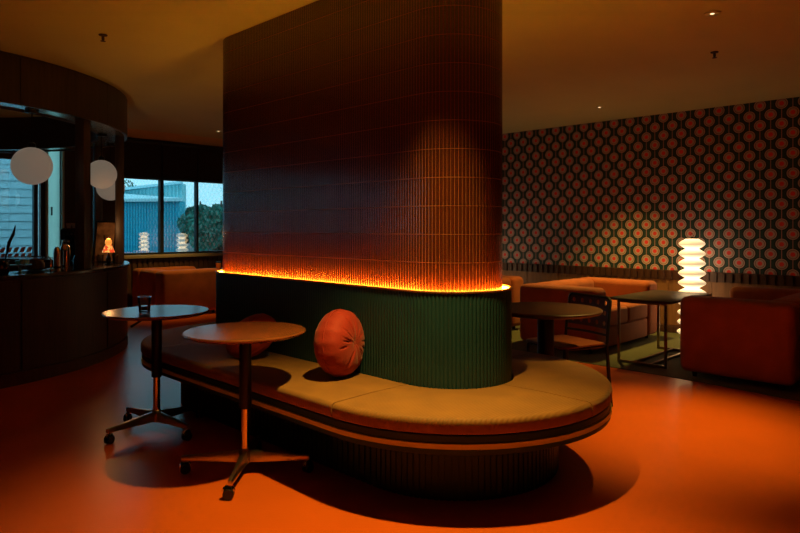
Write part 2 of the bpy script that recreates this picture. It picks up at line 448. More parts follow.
def window(idx, y0, y1, z0, z1, mulls):
    r = bpy.data.objects.new('window_%d' % idx, None); COL.objects.link(r); r['kind'] = 'structure'
    r.location = (XW-0.08, (y0+y1)/2, z0)
    loc = Vector(r.location)
    def B(mb, name, m, **k):
        o = mb.build(name, m, r, **k); o.matrix_parent_inverse = Matrix.Translation(-loc); return o
    f = MB()
    f.box(XW-0.12, XW-0.03, y0, y0+0.04, z0, z1); f.box(XW-0.12, XW-0.03, y1-0.04, y1, z0, z1)
    f.box(XW-0.12, XW-0.03, y0+0.04, y1-0.04, z0, z0+0.03); f.box(XW-0.12, XW-0.03, y0+0.04, y1-0.04, z1-0.03, z1)
    B(f, 'window_frame', 'frame_dark')
    edges = [y0+0.04]
    for y, w in mulls:
        B(MB().box(XW-0.12, XW-0.03, y-w/2, y+w/2, z0+0.03, z1-0.03), 'mullion', 'frame_dark')
        edges += [y-w/2, y+w/2]
    edges.append(y1-0.04)
    for a, b in zip(edges[::2], edges[1::2]):
        B(MB().box(XW-0.081, XW-0.075, a, b, z0+0.03, z1-0.03), 'glass_pane', 'window_glass')
window(1, YR0, YR1, SILL, HEADR, [(4.62, 0.055), (5.23, 0.035), (5.80, 0.035), (6.41, 0.035), (7.02, 0.035)])
window(2, YL0, YL1, SILL, HEADL, [(2.80, 0.05), (1.55, 0.05), (0.5, 0.05), (-0.7, 0.05), (-1.9, 0.05), (-3.0, 0.05)])
# dark roller blinds above the right-hand windows
for k, (a, b) in enumerate([(3.92, 4.565), (4.575, 5.175), (5.185, 5.79), (5.80, 6.4), (6.41, 7.0), (7.01, 7.6)]):
    r = thing('roller_blind', ['dark roller blind drawn up above window, nearest the curved bar', 'dark roller blind above window, second from the curved bar',
              'dark roller blind above window next to the tiled column edge'][k] if k < 3 else 'dark roller blind above window behind the tiled column, %s from the bar' % ('fourth', 'fifth', 'sixth')[k-3], 'blind', (XW+0.06, a, HEADR), 0, 'roller blinds on the window wall')
    MB().box(-0.008, 0.0, 0.004, b-a-0.004, 0.0, H-HEADR-0.08).build('fabric', 'dark_blind', r)
    MB().box(-0.02, 0.012, 0.0, b-a, -0.02, 0.0).build('bottom_bar', 'frame_dark', r, bevel=0.004)
    MB().cyl((-0.015, 0, H-HEADR-0.05), (-0.015, b-a, H-HEADR-0.05), 0.035, 14).build('roller', 'frame_dark', r, smooth=True)

# ------------------------------------------------------------------ stadium shapes: tiled column and bench
C1, C2 = (-2.277, 2.712), (-4.14, 2.712)
def stadium(n_arc, n_str, a0=None):
    p = []
    for i in range(n_arc):      # near end, -90..90
        a = -PI/2+PI*i/n_arc; p.append((C1[0], C1[1], cos(a), sin(a)))
    for i in range(n_str):
        x = C1[0]+(C2[0]-C1[0])*i/n_str; p.append((x, C1[1], 0, 1))
    for i in range(n_arc):
        a = PI/2+PI*i/n_arc; p.append((C2[0], C2[1], cos(a), sin(a)))
    for i in range(n_str):
        x = C2[0]+(C1[0]-C2[0])*i/n_str; p.append((x, C1[1], 0, -1))
    return p
RC = 0.281
COLZ0 = 0.46
# column of vertical finger tiles
def fluted(rc, pitch, depth, rows, name, m, parent=None, groove=0.006, sub=5, **kw):
    na = max(4, round(PI*rc/pitch)); nst = round((C1[0]-C2[0])/pitch)
    QS = [0.0, 0.05, 0.2, 0.4, 0.6, 0.8, 0.95]; sub = len(QS)
    def off(q):                 # rounded-face tile across one pitch
        e = abs(2*q-1); return -depth*(e**2.6)
    base = stadium(na, nst); N = len(base)
    pts = []
    for i in range(N):
        a, b = base[i], base[(i+1) % N]
        for q in QS:
            cx = a[0]+(b[0]-a[0])*q; cy = a[1]+(b[1]-a[1])*q
            nx = a[2]+(b[2]-a[2])*q; ny = a[3]+(b[3]-a[3])*q
            l = math.hypot(nx, ny); pts.append((cx, cy, nx/l, ny/l, off(q)))
    lv = []
    for z0, z1 in rows:
        lv += [(z0, -groove, 1), (z0+0.0003, 0, 0), (z1-0.0028, 0, 0), (z1-0.0025, -groove, 1), (z1, -groove, 1)]
    vs = []; fs = []; mi = []
    M_ = len(pts)
    for z, g, _ in lv:
        for cx, cy, nx, ny, o in pts:
            r = rc+(o*0.35+g if g else o)
            vs.append((cx+nx*r, cy+ny*r, z))
    for i in range(len(lv)-1):
        gm = 1 if (lv[i][2] and lv[i+1][2]) else 0
        for k in range(M_):
            k2 = (k+1) % M_; fs.append((i*M_+k, i*M_+k2, (i+1)*M_+k2, (i+1)*M_+k)); mi.append(1 if (gm or (groove and k % sub in (0, sub-1))) else 0)
    b = MB(); b.v = vs; b.f = fs; b.mi = mi
    b.f.append(tuple(range(M_))[::-1]); b.mi.append(0)
    b.f.append(tuple((len(lv)-1)*M_+k for k in range(M_))); b.mi.append(0)
    return b.build(name, m, parent, smooth=True, autos=50, **kw)
ROW = 0.1455; LEDGE = 0.938
rows = []
z = LEDGE-ROW
while z < H-0.001:
    rows.append((z, min(z+ROW, H))); z += ROW
o = fluted(RC, 0.0195, 0.0050, rows, 'tiled_column', ['column_tile', 'tile_grout'], groove=0.0012, sub=6)
o['kind'] = 'structure'
# bench
bench = thing('banquette_bench', 'long oval tan banquette with green fluted back wrapped round the tiled column', 'bench', (C1[0], C1[1], 0))
def bb(mb, name, m, **k):
    o = mb.build(name, m, bench, **k); o.matrix_parent_inverse = Matrix.Translation((-C1[0], -C1[1], 0)); return o
st = stadium(48, 24)
bb(MB().sweep([(0.30, 0.0), (0.57, 0.0), (0.57, 0.30), (0.30, 0.30)], st), 'plinth', 'platform_green', smooth=True)
# plinth fluting
mb = MB()
for (cx, cy, nx, ny) in stadium(60, 44):
    a = math.atan2(ny, nx); m = Matrix.Translation((cx+nx*0.571, cy+ny*0.571, 0)) @ Matrix.Rotation(a, 4, 'Z')
    mb.box(0, 0.006, -0.011, 0.011, 0.0, 0.298, m)
bb(mb, 'plinth_ribs', 'platform_green')
bb(MB().sweep([(0.30, 0.30), (0.829, 0.30), (0.839, 0.305), (0.839, 0.323), (0.832, 0.326), (0.832, 0.352), (0.839, 0.355), (0.839, 0.383), (0.829, 0.388), (0.30, 0.388)], st), 'platform', 'platform_green', smooth=True)
bb(MB().sweep([(0.832, 0.328), (0.844, 0.328), (0.844, 0.350), (0.832, 0.350)], st), 'brass_strip', 'brass', smooth=True)
# upholstered pads
def padprof():
    p = []
    r0, r1, z0, z1, b = 0.338, 0.846, 0.390, 0.458, 0.024
    p += [(r0, z0), (r1-0.008, z0), (r1, z0+0.008)]
    for k in range(7):
        a = PI/2*k/6; p.append((r1-b+b*cos(a), z1-b+b*sin(a)))
    p += [((r0+r1)/2, z1+0.004)]
    p += [(r0+0.01, z1), (r0, z1-0.01)]
    return p
def seg(kind, g=0.004):
    P = []
    if kind == 'front': xs = [C1[0]-g+(C2[0]-C1[0]+2*g)*i/20 for i in range(21)]; P = [(x, C1[1], 0, -1) for x in xs][::-1]
    if kind == 'rear': xs = [C1[0]-g+(C2[0]-C1[0]+2*g)*i/20 for i in range(21)]; P = [(x, C1[1], 0, 1) for x in xs]
    q = {'n1': (-90, 0, C1), 'n2': (0, 90, C1), 'f1': (90, 180, C2), 'f2': (180, 270, C2)}.get(kind)
    if q:
        for i in range(25):
            a = math.radians(q[0]+0.3+(q[1]-q[0]-0.6)*i/24); P.append((q[2][0], q[2][1], cos(a), sin(a)))
    return P
for kd in ('front', 'rear', 'n1', 'n2', 'f1', 'f2'):
    mb = MB().sweep(padprof(), seg(kd), closed_path=False)
    bb(mb, 'seat_pad', 'tan_corduroy', smooth=True, autos=60)
# fluted green backrest with ledge lip
ob = fluted(0.331, 0.0215, 0.005, [(0.392, 0.930)], 'backrest', 'backrest_green', None, groove=0.0)
# hollow it: the inside is the tiled column; cap is replaced by the lip below
ob.parent = bench; ob.matrix_parent_inverse = Matrix.Translation((-C1[0], -C1[1], 0))
me = ob.data; bm = bmesh.new(); bm.from_mesh(me)
bmesh.ops.delete(bm, geom=[f for f in bm.faces if len(f.verts) > 8], context='FACES'); bm.to_mesh(me); bm.free()
bb(MB().sweep([(0.321, 0.905), (0.324, 0.905), (0.324, 0.9305), (0.334, 0.9305), (0.336, 0.9325), (0.336, 0.939), (0.333, 0.941), (0.321, 0.941)], st), 'ledge_lip', 'ledge_paint', smooth=True, autos=50)
bb(MB().sweep([(0.2725, 0.890), (0.321, 0.890), (0.321, 0.900), (0.2725, 0.900)], st), 'light_channel', 'black_metal')
bb(MB().sweep([(0.309, 0.914), (0.3205, 0.914), (0.3205, 0.932), (0.309, 0.932)], st), 'led_strip', 'led_strip')

# ------------------------------------------------------------------ caster tables
def caster_table(label, pos, h, top_r, rot, top_rot, lever_ang):
    r = thing('round_table', label, 'table', (pos[0], pos[1], 0), 0, 'round wood tables on caster bases')
    pr = [(0.0, h-0.024), (top_r-0.03, h-0.024), (top_r-0.006, h-0.014), (top_r, h-0.007), (top_r-0.002, h-0.002), (top_r-0.006, h), (0.0, h)]
    t = MB().lathe(pr, 72).build('table_top', 'walnut_top', r, smooth=True, autos=20); t.rotation_euler.z = top_rot
    MB().box(-0.09, 0.09, -0.09, 0.09, h-0.034, h-0.0245).build('mounting_plate', 'black_metal', r, bevel=0.003)
    MB().lathe([(0.029, 0.335), (0.031, 0.34), (0.031, h-0.036), (0.0, h-0.036)], 24).build('sleeve', 'black_metal', r, smooth=True)
    MB().lathe([(0.021, 0.118), (0.021, 0.36)], 24).build('column', 'chrome', r, smooth=True)
    MB().lathe([(0.0, 0.058), (0.030, 0.058), (0.034, 0.08), (0.030, 0.120), (0.022, 0.132)], 24).build('hub', 'brushed_steel', r, smooth=True, autos=50)
    lv = MB().tube([(cos(lever_ang)*0.03, sin(lever_ang)*0.03, h-0.045), (cos(lever_ang)*0.09, sin(lever_ang)*0.09, h-0.055), (cos(lever_ang)*0.15, sin(lever_ang)*0.15, h-0.09)], [0.006, 0.006, 0.008], 8)
    lv.build('lever', 'black_metal', r, smooth=True)
    R_ = 0.315
    for k in range(4):
        a = rot+k*PI/2; m = Matrix.Rotation(a, 4, 'Z')
        b = MB()
        # tapered blade: deep at the hub, slim at the tip
        st_ = [(0.020, 0.020, 0.062, 0.122), (0.12, 0.017, 0.064, 0.112), (0.24, 0.014, 0.066, 0.100), (R_+0.012, 0.012, 0.067, 0.092)]
        vs = []; fs = []
        for x, w, z0, z1 in st_: vs += [(x, -w, z0), (x, w, z0), (x, w*0.7, z1), (x, -w*0.7, z1)]
        for i in range(3):
            for q in range(4): fs.append((i*4+q, i*4+(q+1) % 4, (i+1)*4+(q+1) % 4, (i+1)*4+q))
        fs += [(3, 2, 1, 0), (12, 13, 14, 15)]
        b.add(vs, fs, m)
        b.build('foot', 'brushed_steel', r, bevel=0.003)
        c = MB(); sw = a+0.9+k*1.3
        mm = Matrix.Translation((cos(a)*R_, sin(a)*R_, 0)) @ Matrix.Rotation(sw, 4, 'Z')
        cs = MB()
        cs.cyl(tuple(mm @ Vector((0, 0, 0.052))), tuple(mm @ Vector((0, 0, 0.070))), 0.006, 10)
        # hood between wheels
        hp = [(0.024*cos(q)+0.008, 0.0, 0.033+0.027*sin(q)) for q in [PI*0.05+PI*0.9*i/10 for i in range(11)]]
        cs.tube([tuple(mm @ Vector(p)) for p in hp], 0.008, 8)
        co = cs.build('caster', 'chrome', r, smooth=True)
        for sgn in (-1, 1):
            w = MB(); p0 = mm @ Vector((0.008, sgn*0.006, 0.026)); p1 = mm @ Vector((0.008, sgn*0.020, 0.026))
            d = (p1-p0); M4 = Matrix.Translation(p0) @ d.to_track_quat('Z', 'Y').to_matrix().to_4x4()
            w.lathe([(0.0, 0), (0.024, 0), (0.026, 0.003), (0.026, 0.011), (0.023, 0.014), (0.0, 0.012)], 22, M4)
            wo_ = w.build('wheel', 'black_gloss', co, smooth=True, autos=50)
    return r
pf = W(-0.795, 3.29)
camyaw = math.atan2(0.7016, 0.7126)
caster_table('round walnut table nearest the camera on chrome caster base beside the bench', pf, 0.735, 0.308, camyaw+0.02, 0.5, 2.0)
pb = W(-1.515, 3.985)
caster_table('round walnut table with a glass on it, nearest the curved bar', pb, 0.745, 0.315, camyaw+PI/4+0.16, 0.2, camyaw+PI+0.5)
# tumbler on the further table
gx = W(-1.565, 3.92)
g = thing('tumbler', 'small clear tumbler of dark drink on the round table by the bar', 'glass', (gx[0], gx[1], 0.745))
MB().lathe([(0.0, 0.0), (0.030, 0.0), (0.033, 0.004), (0.040, 0.095), (0.0375, 0.095), (0.0305, 0.012), (0.0, 0.011)], 28).build('glass', 'clear_glass', g, smooth=True, autos=60)
MB().lathe([(0.0, 0.0125), (0.030, 0.0125), (0.0325, 0.038), (0.0, 0.038)], 28).build('drink', 'drink', g, smooth=True)

# ------------------------------------------------------------------ round pillows
def pillow(label, pos, normal_ang, tilt, R, T, roll):
    vs = []; fs = []; NU, NV = 160, 60
    rc = random.Random(5); creases = [(rc.uniform(-PI, PI), rc.uniform(0.014, 0.03), rc.uniform(0.004, 0.010), rc.uniform(0.15, 0.45), rc.uniform(0.7, 0.98)) for _ in range(22)]
    for i in range(NV+1):
        ph = -PI/2+PI*i/NV
        for k in range(NU):
            a = 2*PI*k/NU
            rr = R*abs(cos(ph))**0.62*(1 if cos(ph) > 0 else 0)
            zz = T*0.5*(1 if sin(ph) > 0 else -1)*abs(sin(ph))**0.85
            fr = rr/R
            pleat = 0.003*sin(a*5+1.8*sin(a*2))*fr*(1-fr)*2.6
            for ca, cw, cd, c0, c1 in creases:
                da = (a-ca+PI) % (2*PI)-PI
                if c0 < fr < c1: pleat -= cd*math.exp(-(da*fr/cw)**2)*sin(PI*(fr-c0)/(c1-c0))
            dimple = -0.010*math.exp(-(fr/0.14)**2)
            s_ = 1 if sin(ph) > 0 else -1
            zz += s_*(pleat+dimple)
            rr += 0.003*sin(a*3+1)*fr + 0.0015*sin(a*17)*fr**4
            vs.append((rr*cos(a), rr*sin(a), zz))
    for i in range(NV):
        for k in range(NU):
            k2 = (k+1) % NU; fs.append((i*NU+k, i*NU+k2, (i+1)*NU+k2, (i+1)*NU+k))
    rot = Matrix.Rotation(normal_ang, 4, 'Z') @ Matrix.Rotation(PI/2-tilt, 4, 'Y') @ Matrix.Rotation(roll, 4, 'Z')
    r = thing('round_pillow', label, 'cushion', (pos[0], pos[1], 0.465), 0, 'round orange cushions on the bench')
    zmin = min((rot @ Vector(v)).z for v in vs)
    m = Matrix.Translation((0, 0, -zmin-0.002)) @ rot
    c = MB().add(vs, fs, m).build('cover', 'pillow_velvet', r, smooth=True, autos=180)
    # seam piping round the rim and the centre button
    pp = [tuple(m @ Vector(((R+0.001)*cos(2*PI*k/60), (R+0.001)*sin(2*PI*k/60), 0))) for k in range(60)]
    MB().tube(pp, 0.0035, 6, closed=True).build('piping', 'pillow_velvet', r, smooth=True)
    MB().lathe([(0.0, 0.012), (0.012, 0.010), (0.016, 0.0), (0.0, -0.004)], 16, m @ Matrix.Translation((0, 0, T*0.5-0.018))).build('button', 'pillow_velvet', r, smooth=True)
    return r
p1 = W(-0.324, 3.45)
pillow('round red-orange velvet cushion standing upright on the bench in the open', p1, camyaw-PI/2+math.radians(66), math.radians(4), 0.177, 0.20, 0.4)
p2 = W(-0.925, 3.99)
pillow('round red-orange cushion leaning on the bench back behind the nearest table', p2, -PI/2+0.2, math.radians(50), 0.168, 0.13, 1.2)

# ------------------------------------------------------------------ curved bar
BC = (-7.885, 0.867); BR = 2.20
def barpos(px, R=2.03):         # where the sight line at this column first meets the counter ring
    t = (px-400)/FPX; dx, dy = W(t, 1.0)
    a = dx*dx+dy*dy; b = -2*(dx*BC[0]+dy*BC[1]); c = BC[0]**2+BC[1]**2-R*R
    D = b*b-4*a*c; z = (-b-math.sqrt(max(D, 0)))/(2*a)
    return (dx*z, dy*z)
def bararc(a0, a1, n):
    return [(BC[0], BC[1], cos(math.radians(a0+(a1-a0)*i/n)), sin(math.radians(a0+(a1-a0)*i/n))) for i in range(n+1)]
A0, A1 = -148.5, 148.5
bar = thing('bar_counter', 'dark wood curved bar counter with panelled front and stone top', 'counter', (BC[0], BC[1], 0))
def ab(mb, name, m, parent, **k):
    o = mb.build(name, m, parent, **k); o.matrix_parent_inverse = Matrix.Translation((-BC[0], -BC[1], 0)); return o
ab(MB().sweep([(BR-0.06, 0.0), (BR-0.012, 0.0), (BR-0.012, 0.85), (BR-0.06, 0.85)], bararc(A0, A1, 120), closed_path=False), 'front', 'wood_bar', bar, smooth=True)
ab(MB().sweep([(BR-0.012, 0.0), (BR+0.004, 0.0), (BR+0.004, 0.10), (BR-0.012, 0.10)], bararc(A0, A1, 120), closed_path=False), 'kick_board', 'wood_dark', bar, smooth=True)
for k in range(11):
    a = A0+4+k*27.0
    if a+26 > A1: break
    ab(MB().sweep([(BR-0.012, 0.115), (BR, 0.115), (BR, 0.835), (BR-0.012, 0.835)], bararc(a+0.35, a+26.65, 16), closed_path=False), 'front_panel', 'wood_bar', bar, smooth=True)
ab(MB().sweep([(1.72, 0.85), (BR+0.018, 0.85), (BR+0.024, 0.856), (BR+0.024, 0.876), (BR+0.018, 0.882), (1.72, 0.882)], bararc(A0, A1, 120), closed_path=False), 'counter_top', 'stone_counter', bar, smooth=True)
ab(MB().sweep([(1.74, 0.0), (1.78, 0.0), (1.78, 0.848), (1.74, 0.848)], bararc(A0, A1, 90), closed_path=False), 'back_panel', 'wood_dark', bar, smooth=True)
# canopy (fascia), posts
can = thing('bar_canopy', 'dark wood curved canopy band above the bar, meeting the ceiling', 'canopy', (BC[0], BC[1], 0))
for k in range(11):
    a = A0+4+k*27.0-4*(k == 0)
    e = min(a+26.8+4*(k == 0), A1)
    if a > A1-1: break
    ab(MB().sweep([(BR-0.03, 2.25), (BR, 2.25), (BR, H-0.001), (BR-0.03, H-0.001)], bararc(a, e, 20), closed_path=False), 'fascia_panel', 'wood_bar', can, smooth=True)
ab(MB().sweep([(1.93, 2.262), (BR-0.03, 2.262), (BR-0.03, 2.275), (1.93, 2.275)], bararc(A0, A1, 120), closed_path=False), 'soffit', 'soffit_metal', can, smooth=True)
ab(MB().sweep([(1.90, 2.25), (1.93, 2.25), (1.93, H-0.001), (1.90, H-0.001)], bararc(A0, A1, 120), closed_path=False), 'inner_band', 'dark_wall', can, smooth=True)
for i, (ang, w, lab) in enumerate([(36.9, 0.10, 'dark wood bar post between the first globe and the pair'), (68.0, 0.09, 'dark wood bar post at the far curve beside the windows'),
                       (8.0, 0.12, 'dark wood bar post just past the left picture edge'), (-21, 0.12, 'dark wood bar post past the left picture edge, second from view'), (-50, 0.12, 'dark wood bar post past the left picture edge, third from view'),
                       (96.0, 0.07, 'thin dark post on the far side of the bar')]):
    a = math.radians(ang)
    m = Matrix.Translation((BC[0]+(BR-0.088)*cos(a), BC[1]+(BR-0.088)*sin(a), 0)) @ Matrix.Rotation(a, 4, 'Z')
    o = MB().box(-0.035, 0.055, -w/2, w/2, 0.0, 2.262-0.884, Matrix.Identity(4)).build('bar_post', 'wood_bar', bevel=0.004)
    o.matrix_world = m @ Matrix.Translation((0, 0, 0.883))
    tag(o, lab, 'post', 'posts round the bar')
# pendants
def pendant(label, px, z, zc, R, rad=0.158):
    x, y = W((px-400)/FPX*z, z)
    r = thing('globe_pendant', label, 'pendant light', (x, y, zc), 0, 'white globe lights in the bar')
    pr = [(rad*sin(PI*k/28), -rad*cos(PI*k/28)) for k in range(27)]+[(0.028, rad*0.985), (0.028, rad*1.0)]
    MB().lathe(pr, 48).build('globe', 'globe_glass', r, smooth=True)
    MB().lathe([(0.03, rad*0.985), (0.03, rad+0.03), (0.012, rad+0.045), (0.0, rad+0.045)], 20).build('cap', 'black_metal', r, smooth=True)
    MB().cyl((0, 0, rad+0.04), (0, 0, 2.262-zc-0.02), 0.005, 8).build('cable', 'black_metal', r)
    MB().box(-0.045, 0.045, -0.045, 0.045, 2.262-zc-0.03, 2.262-zc-0.001).build('ceiling_mount', 'black_metal', r, bevel=0.006)
pendant('white globe pendant hanging alone in the left bar opening', 32, 5.42, 1.785, 2.0)
pendant('white globe pendant in front of its twin, behind the bar post', 101.5, 6.8, 1.83, 2.0, 0.152)
pendant('white globe pendant furthest back, half hidden by another globe', 110.5, 7.62, 1.745, 2.0)

# --- things standing on the bar counter
CT = 0.882
def bl(name, label, cat, px, R=2.03, rz=0, group=None):
    x, y = barpos(px, R); return thing(name, label, cat, (x, y, CT), rz, group)
r = bl('utensil_crock', 'dark round crock on the bar at the left picture edge', 'crock', 1, 2.03)
MB().lathe([(0.0, 0.0), (0.05, 0.0), (0.062, 0.03), (0.06, 0.11), (0.055, 0.115), (0.05, 0.11), (0.05, 0.02), (0.0, 0.015)], 24).build('body', 'black_gloss', r, smooth=True)
r2 = bl('serving_spoon', 'long black curved spoon standing up in the dark crock', 'spoon', 1, 2.03)
a = camyaw
def camoff(u, v, w):            # u right, v depth in metres
    x, y = W(u, v); return (x, y, w)
MB().tube([camoff(0.0, 0.0, 0.03), camoff(0.03, 0, 0.11), camoff(0.05, 0, 0.19), camoff(0.065, 0, 0.26), camoff(0.10, 0, 0.33), camoff(0.118, 0, 0.40)], [0.004, 0.005, 0.009, 0.014, 0.012, 0.003], 10).build('handle', 'black_metal', r2, smooth=True)
# cake stand
r = bl('cake_stand', 'clear glass cake stand on the bar by the left edge', 'cake stand', 20, 2.03)
MB().lathe([(0.0, 0.0), (0.045, 0.0), (0.045, 0.006), (0.012, 0.012), (0.009, 0.05), (0.02, 0.062), (0.085, 0.066), (0.09, 0.075), (0.085, 0.073), (0.0, 0.071)], 32).build('plate', 'teal_glassware', r, smooth=True)
bx, by = barpos(20, 2.03)
for k, (dx, dy, hh) in enumerate([(-0.04, 0.0, 0.03), (0.035, 0.01, 0.045), (0.0, 0.045, 0.04)]):
    o = MB().lathe([(0.0, 0.0), (0.022, 0.0), (0.028, hh*0.6), (0.024, hh), (0.0, hh)], 18).build('glass_bowl', 'teal_glassware', smooth=True)
    o.location = (bx+dx, by+dy, CT+0.0755)
    tag(o, ['small teal glass bowl on the cake stand, leftmost', 'small teal glass bowl on the cake stand, rightmost', 'small teal glass bowl on the cake stand, at the back'][k], 'bowl', 'teal bowls on the cake stand')
# bread under dome
r = bl('bread_loaf', 'dark round loaf on a tray on the bar below the globe light', 'bread', 35, 1.9)
MB().lathe([(0.0, 0.012), (0.06, 0.012), (0.078, 0.035), (0.072, 0.075), (0.045, 0.105), (0.0, 0.115)], 28).build('loaf', 'bread', r, smooth=True)
x, y = barpos(35, 1.9)
o = MB().lathe([(0.0, 0.0), (0.095, 0.0), (0.105, 0.010), (0.09, 0.008), (0.0, 0.006)], 32).build('steel_tray', 'brushed_steel', smooth=True); o.location = (x, y, CT+0.001)
tag(o, 'round steel tray under the dark loaf on the bar', 'tray')
# tap arch
r = bl('bar_faucet', 'thin chrome arched faucet on the bar right of the loaf', 'faucet', 51, 2.0)
MB().lathe([(0.0, 0), (0.022, 0), (0.022, 0.012), (0.01, 0.02)], 16).build('base', 'chrome', r, smooth=True)
pts = [camoff(0, 0, 0.01), camoff(0, 0, 0.09)]+[camoff(-0.035+0.035*cos(q), 0, 0.09+0.035*sin(q)) for q in [PI*i/8 for i in range(1, 9)]]+[camoff(-0.07, 0, 0.07)]
MB().tube(pts, 0.006, 10).build('spout', 'chrome', r, smooth=True)
# canisters
r = bl('steel_canister', 'tall domed chrome canister on the bar left of the post', 'canister', 65, 2.00)
MB().lathe([(0.0, 0), (0.042, 0), (0.042, 0.17), (0.040, 0.20), (0.030, 0.225), (0.012, 0.235), (0.0, 0.236)], 28).build('body', 'chrome', r, smooth=True)
MB().lathe([(0.0, 0.236), (0.010, 0.238), (0.012, 0.25), (0.0, 0.258)], 14).build('knob', 'black_metal', r, smooth=True)
r = bl('steel_flask', 'narrow dark steel flask on the bar left of the domed canister', 'flask', 57, 2.03)
MB().lathe([(0.0, 0), (0.03, 0), (0.03, 0.15), (0.026, 0.19), (0.012, 0.21), (0.0, 0.212)], 24).build('body', 'brushed_steel', r, smooth=True)
MB().lathe([(0.031, 0.02), (0.0325, 0.03), (0.031, 0.04)], 24).build('band', 'black_metal', r, smooth=True)
r = bl('spirit_bottle', 'small blue glass bottle on the bar just left of the post', 'bottle', 77, 2.0)
MB().lathe([(0.0, 0), (0.032, 0), (0.034, 0.01), (0.034, 0.09), (0.012, 0.135), (0.011, 0.18), (0.0, 0.18)], 24).build('body', 'blue_glaze', r, smooth=True)
MB().lathe([(0.013, 0.18), (0.013, 0.20), (0.0, 0.20)], 14).build('stopper', 'black_metal', r, smooth=True)
# coffee machine
cxy = barpos(74, 1.80)
r = thing('coffee_machine', 'black and chrome coffee machine standing on the bar behind the canister', 'coffee machine', (cxy[0], cxy[1], CT), camyaw)
MB().box(-0.10, 0.10, -0.07, 0.10, 0.0, 0.05).build('drip_base', 'black_gloss', r, bevel=0.01)
MB().box(-0.09, 0.09, 0.02, 0.10, 0.05, 0.30).build('body', 'black_gloss', r, bevel=0.012)
MB().box(-0.10, 0.10, -0.075, 0.10, 0.26, 0.37).build('head', 'black_gloss', r, bevel=0.015)
for sx in (-0.045, 0.045):
    MB().lathe([(0.0, 0.235), (0.024, 0.238), (0.026, 0.26)], 18, None, sx, -0.03).build('group_head', 'chrome', r, smooth=True)
for q, sx in enumerate((-0.06, -0.02, 0.02, 0.06)):
    MB().cyl((sx, -0.076, 0.32), (sx, -0.088, 0.32), 0.011, 14).build('dial', 'chrome', r, smooth=True)
MB().tube([(-0.07, -0.05, 0.27), (-0.085, -0.08, 0.20), (-0.08, -0.085, 0.10)], 0.006, 8).build('steam_wand', 'chrome', r, smooth=True)
MB().box(-0.085, 0.085, -0.06, 0.09, 0.371, 0.378).build('cup_rail', 'chrome', r, bevel=0.002)
for q, sx in enumerate((-0.055, 0.0, 0.055)):
    o = MB().lathe([(0.0, 0), (0.018, 0), (0.026, 0.045), (0.023, 0.045), (0.016, 0.005), (0.0, 0.004)], 18).build('coffee_cup', 'white_label', smooth=True)
    c_, s_ = cos(camyaw), sin(camyaw); o.location = (cxy[0]+sx*c_-0.01*s_, cxy[1]+sx*s_+0.01*c_, CT+0.3785)
    tag(o, ['pale cup on the coffee machine, leftmost', 'pale cup on the coffee machine, in the middle', 'pale cup on the coffee machine, nearest the post'][q], 'cup', 'cups on the coffee machine')
# picture frame and small stained-glass lamp between the posts
px_, py_ = barpos(103.5, 1.90)
r = thing('picture_frame', 'black framed picture leaning on the bar between the two posts', 'picture', (px_, py_, CT), camyaw-0.12)
lean = Matrix.Rotation(math.radians(-8), 4, 'X')
fb = MB()
fw, fh = 0.125, 0.46
for (x0, x1, z0, z1) in [(-fw, -fw+0.018, 0, fh), (fw-0.018, fw, 0, fh), (-fw+0.018, fw-0.018, 0, 0.018), (-fw+0.018, fw-0.018, fh-0.018, fh)]:
    fb.box(x0, x1, -0.01, 0.012, z0, z1, lean)
fb.build('frame', 'black_metal', r, bevel=0.003)
MB().box(-fw+0.018, fw-0.018, 0.0, 0.008, 0.018, fh-0.018, lean).build('picture', 'picture', r)
MB().tube([(0, 0.012, 0.30), (0, 0.09, 0.003)], 0.005, 6).build('easel_leg', 'black_metal', r)
x, y = barpos(108.5, 2.07)
r = thing('stained_glass_lamp', 'small glowing stained glass lamp on the bar in front of the picture', 'lamp', (x, y, CT))
MB().lathe([(0.0, 0), (0.040, 0), (0.040, 0.008), (0.018, 0.02), (0.026, 0.06), (0.012, 0.10), (0.008, 0.14), (0.0, 0.14)], 20).build('base', 'black_gloss', r, smooth=True)
MB().lathe([(0.060, 0.13), (0.052, 0.155), (0.034, 0.195), (0.030, 0.20), (0.031, 0.193), (0.049, 0.155), (0.058, 0.131)], 24).build('shade', 'stained_shade', r, smooth=True)
mat('amber_bulb', (0.9, 0.35, 0.08), 0.3, emit=(1.0, 0.34, 0.05), estr=0.9)
MB().lathe([(0.0, 0.19), (0.022, 0.20), (0.034, 0.225), (0.030, 0.25), (0.014, 0.27), (0.0, 0.273)], 20).build('bulb', 'amber_bulb', r, smooth=True)
pl = bpy.data.lights.new('lamp_bulb_light', 'POINT'); pl.energy = 3.0; pl.color = (1.0, 0.45, 0.15); pl.shadow_soft_size = 0.03
po = bpy.data.objects.new('lamp_bulb_light', pl); COL.objects.link(po); po.location = (x, y, CT+0.31)
for k, (px, R_) in enumerate([(95.5, 2.06), (100.5, 2.02), (115.0, 2.10)]):
    r = bl('water_glass', ['clear water glass on the bar, touching the post line on the left', 'clear water glass on the bar, second from the thick post', 'clear water glass on the bar, right of the stained glass lamp'][k], 'glass', px, R_, 0, 'water glasses on the bar')
    MB().lathe([(0.0, 0), (0.024, 0), (0.030, 0.11), (0.028, 0.11), (0.022, 0.008), (0.0, 0.007)], 20).build('body', 'clear_glass', r, smooth=True)
# jars on the far window head rail
sh = thing('wall_shelf', 'dark shelf above the left window, holding three jars', 'shelf', (-9.69, 2.2, 2.262))
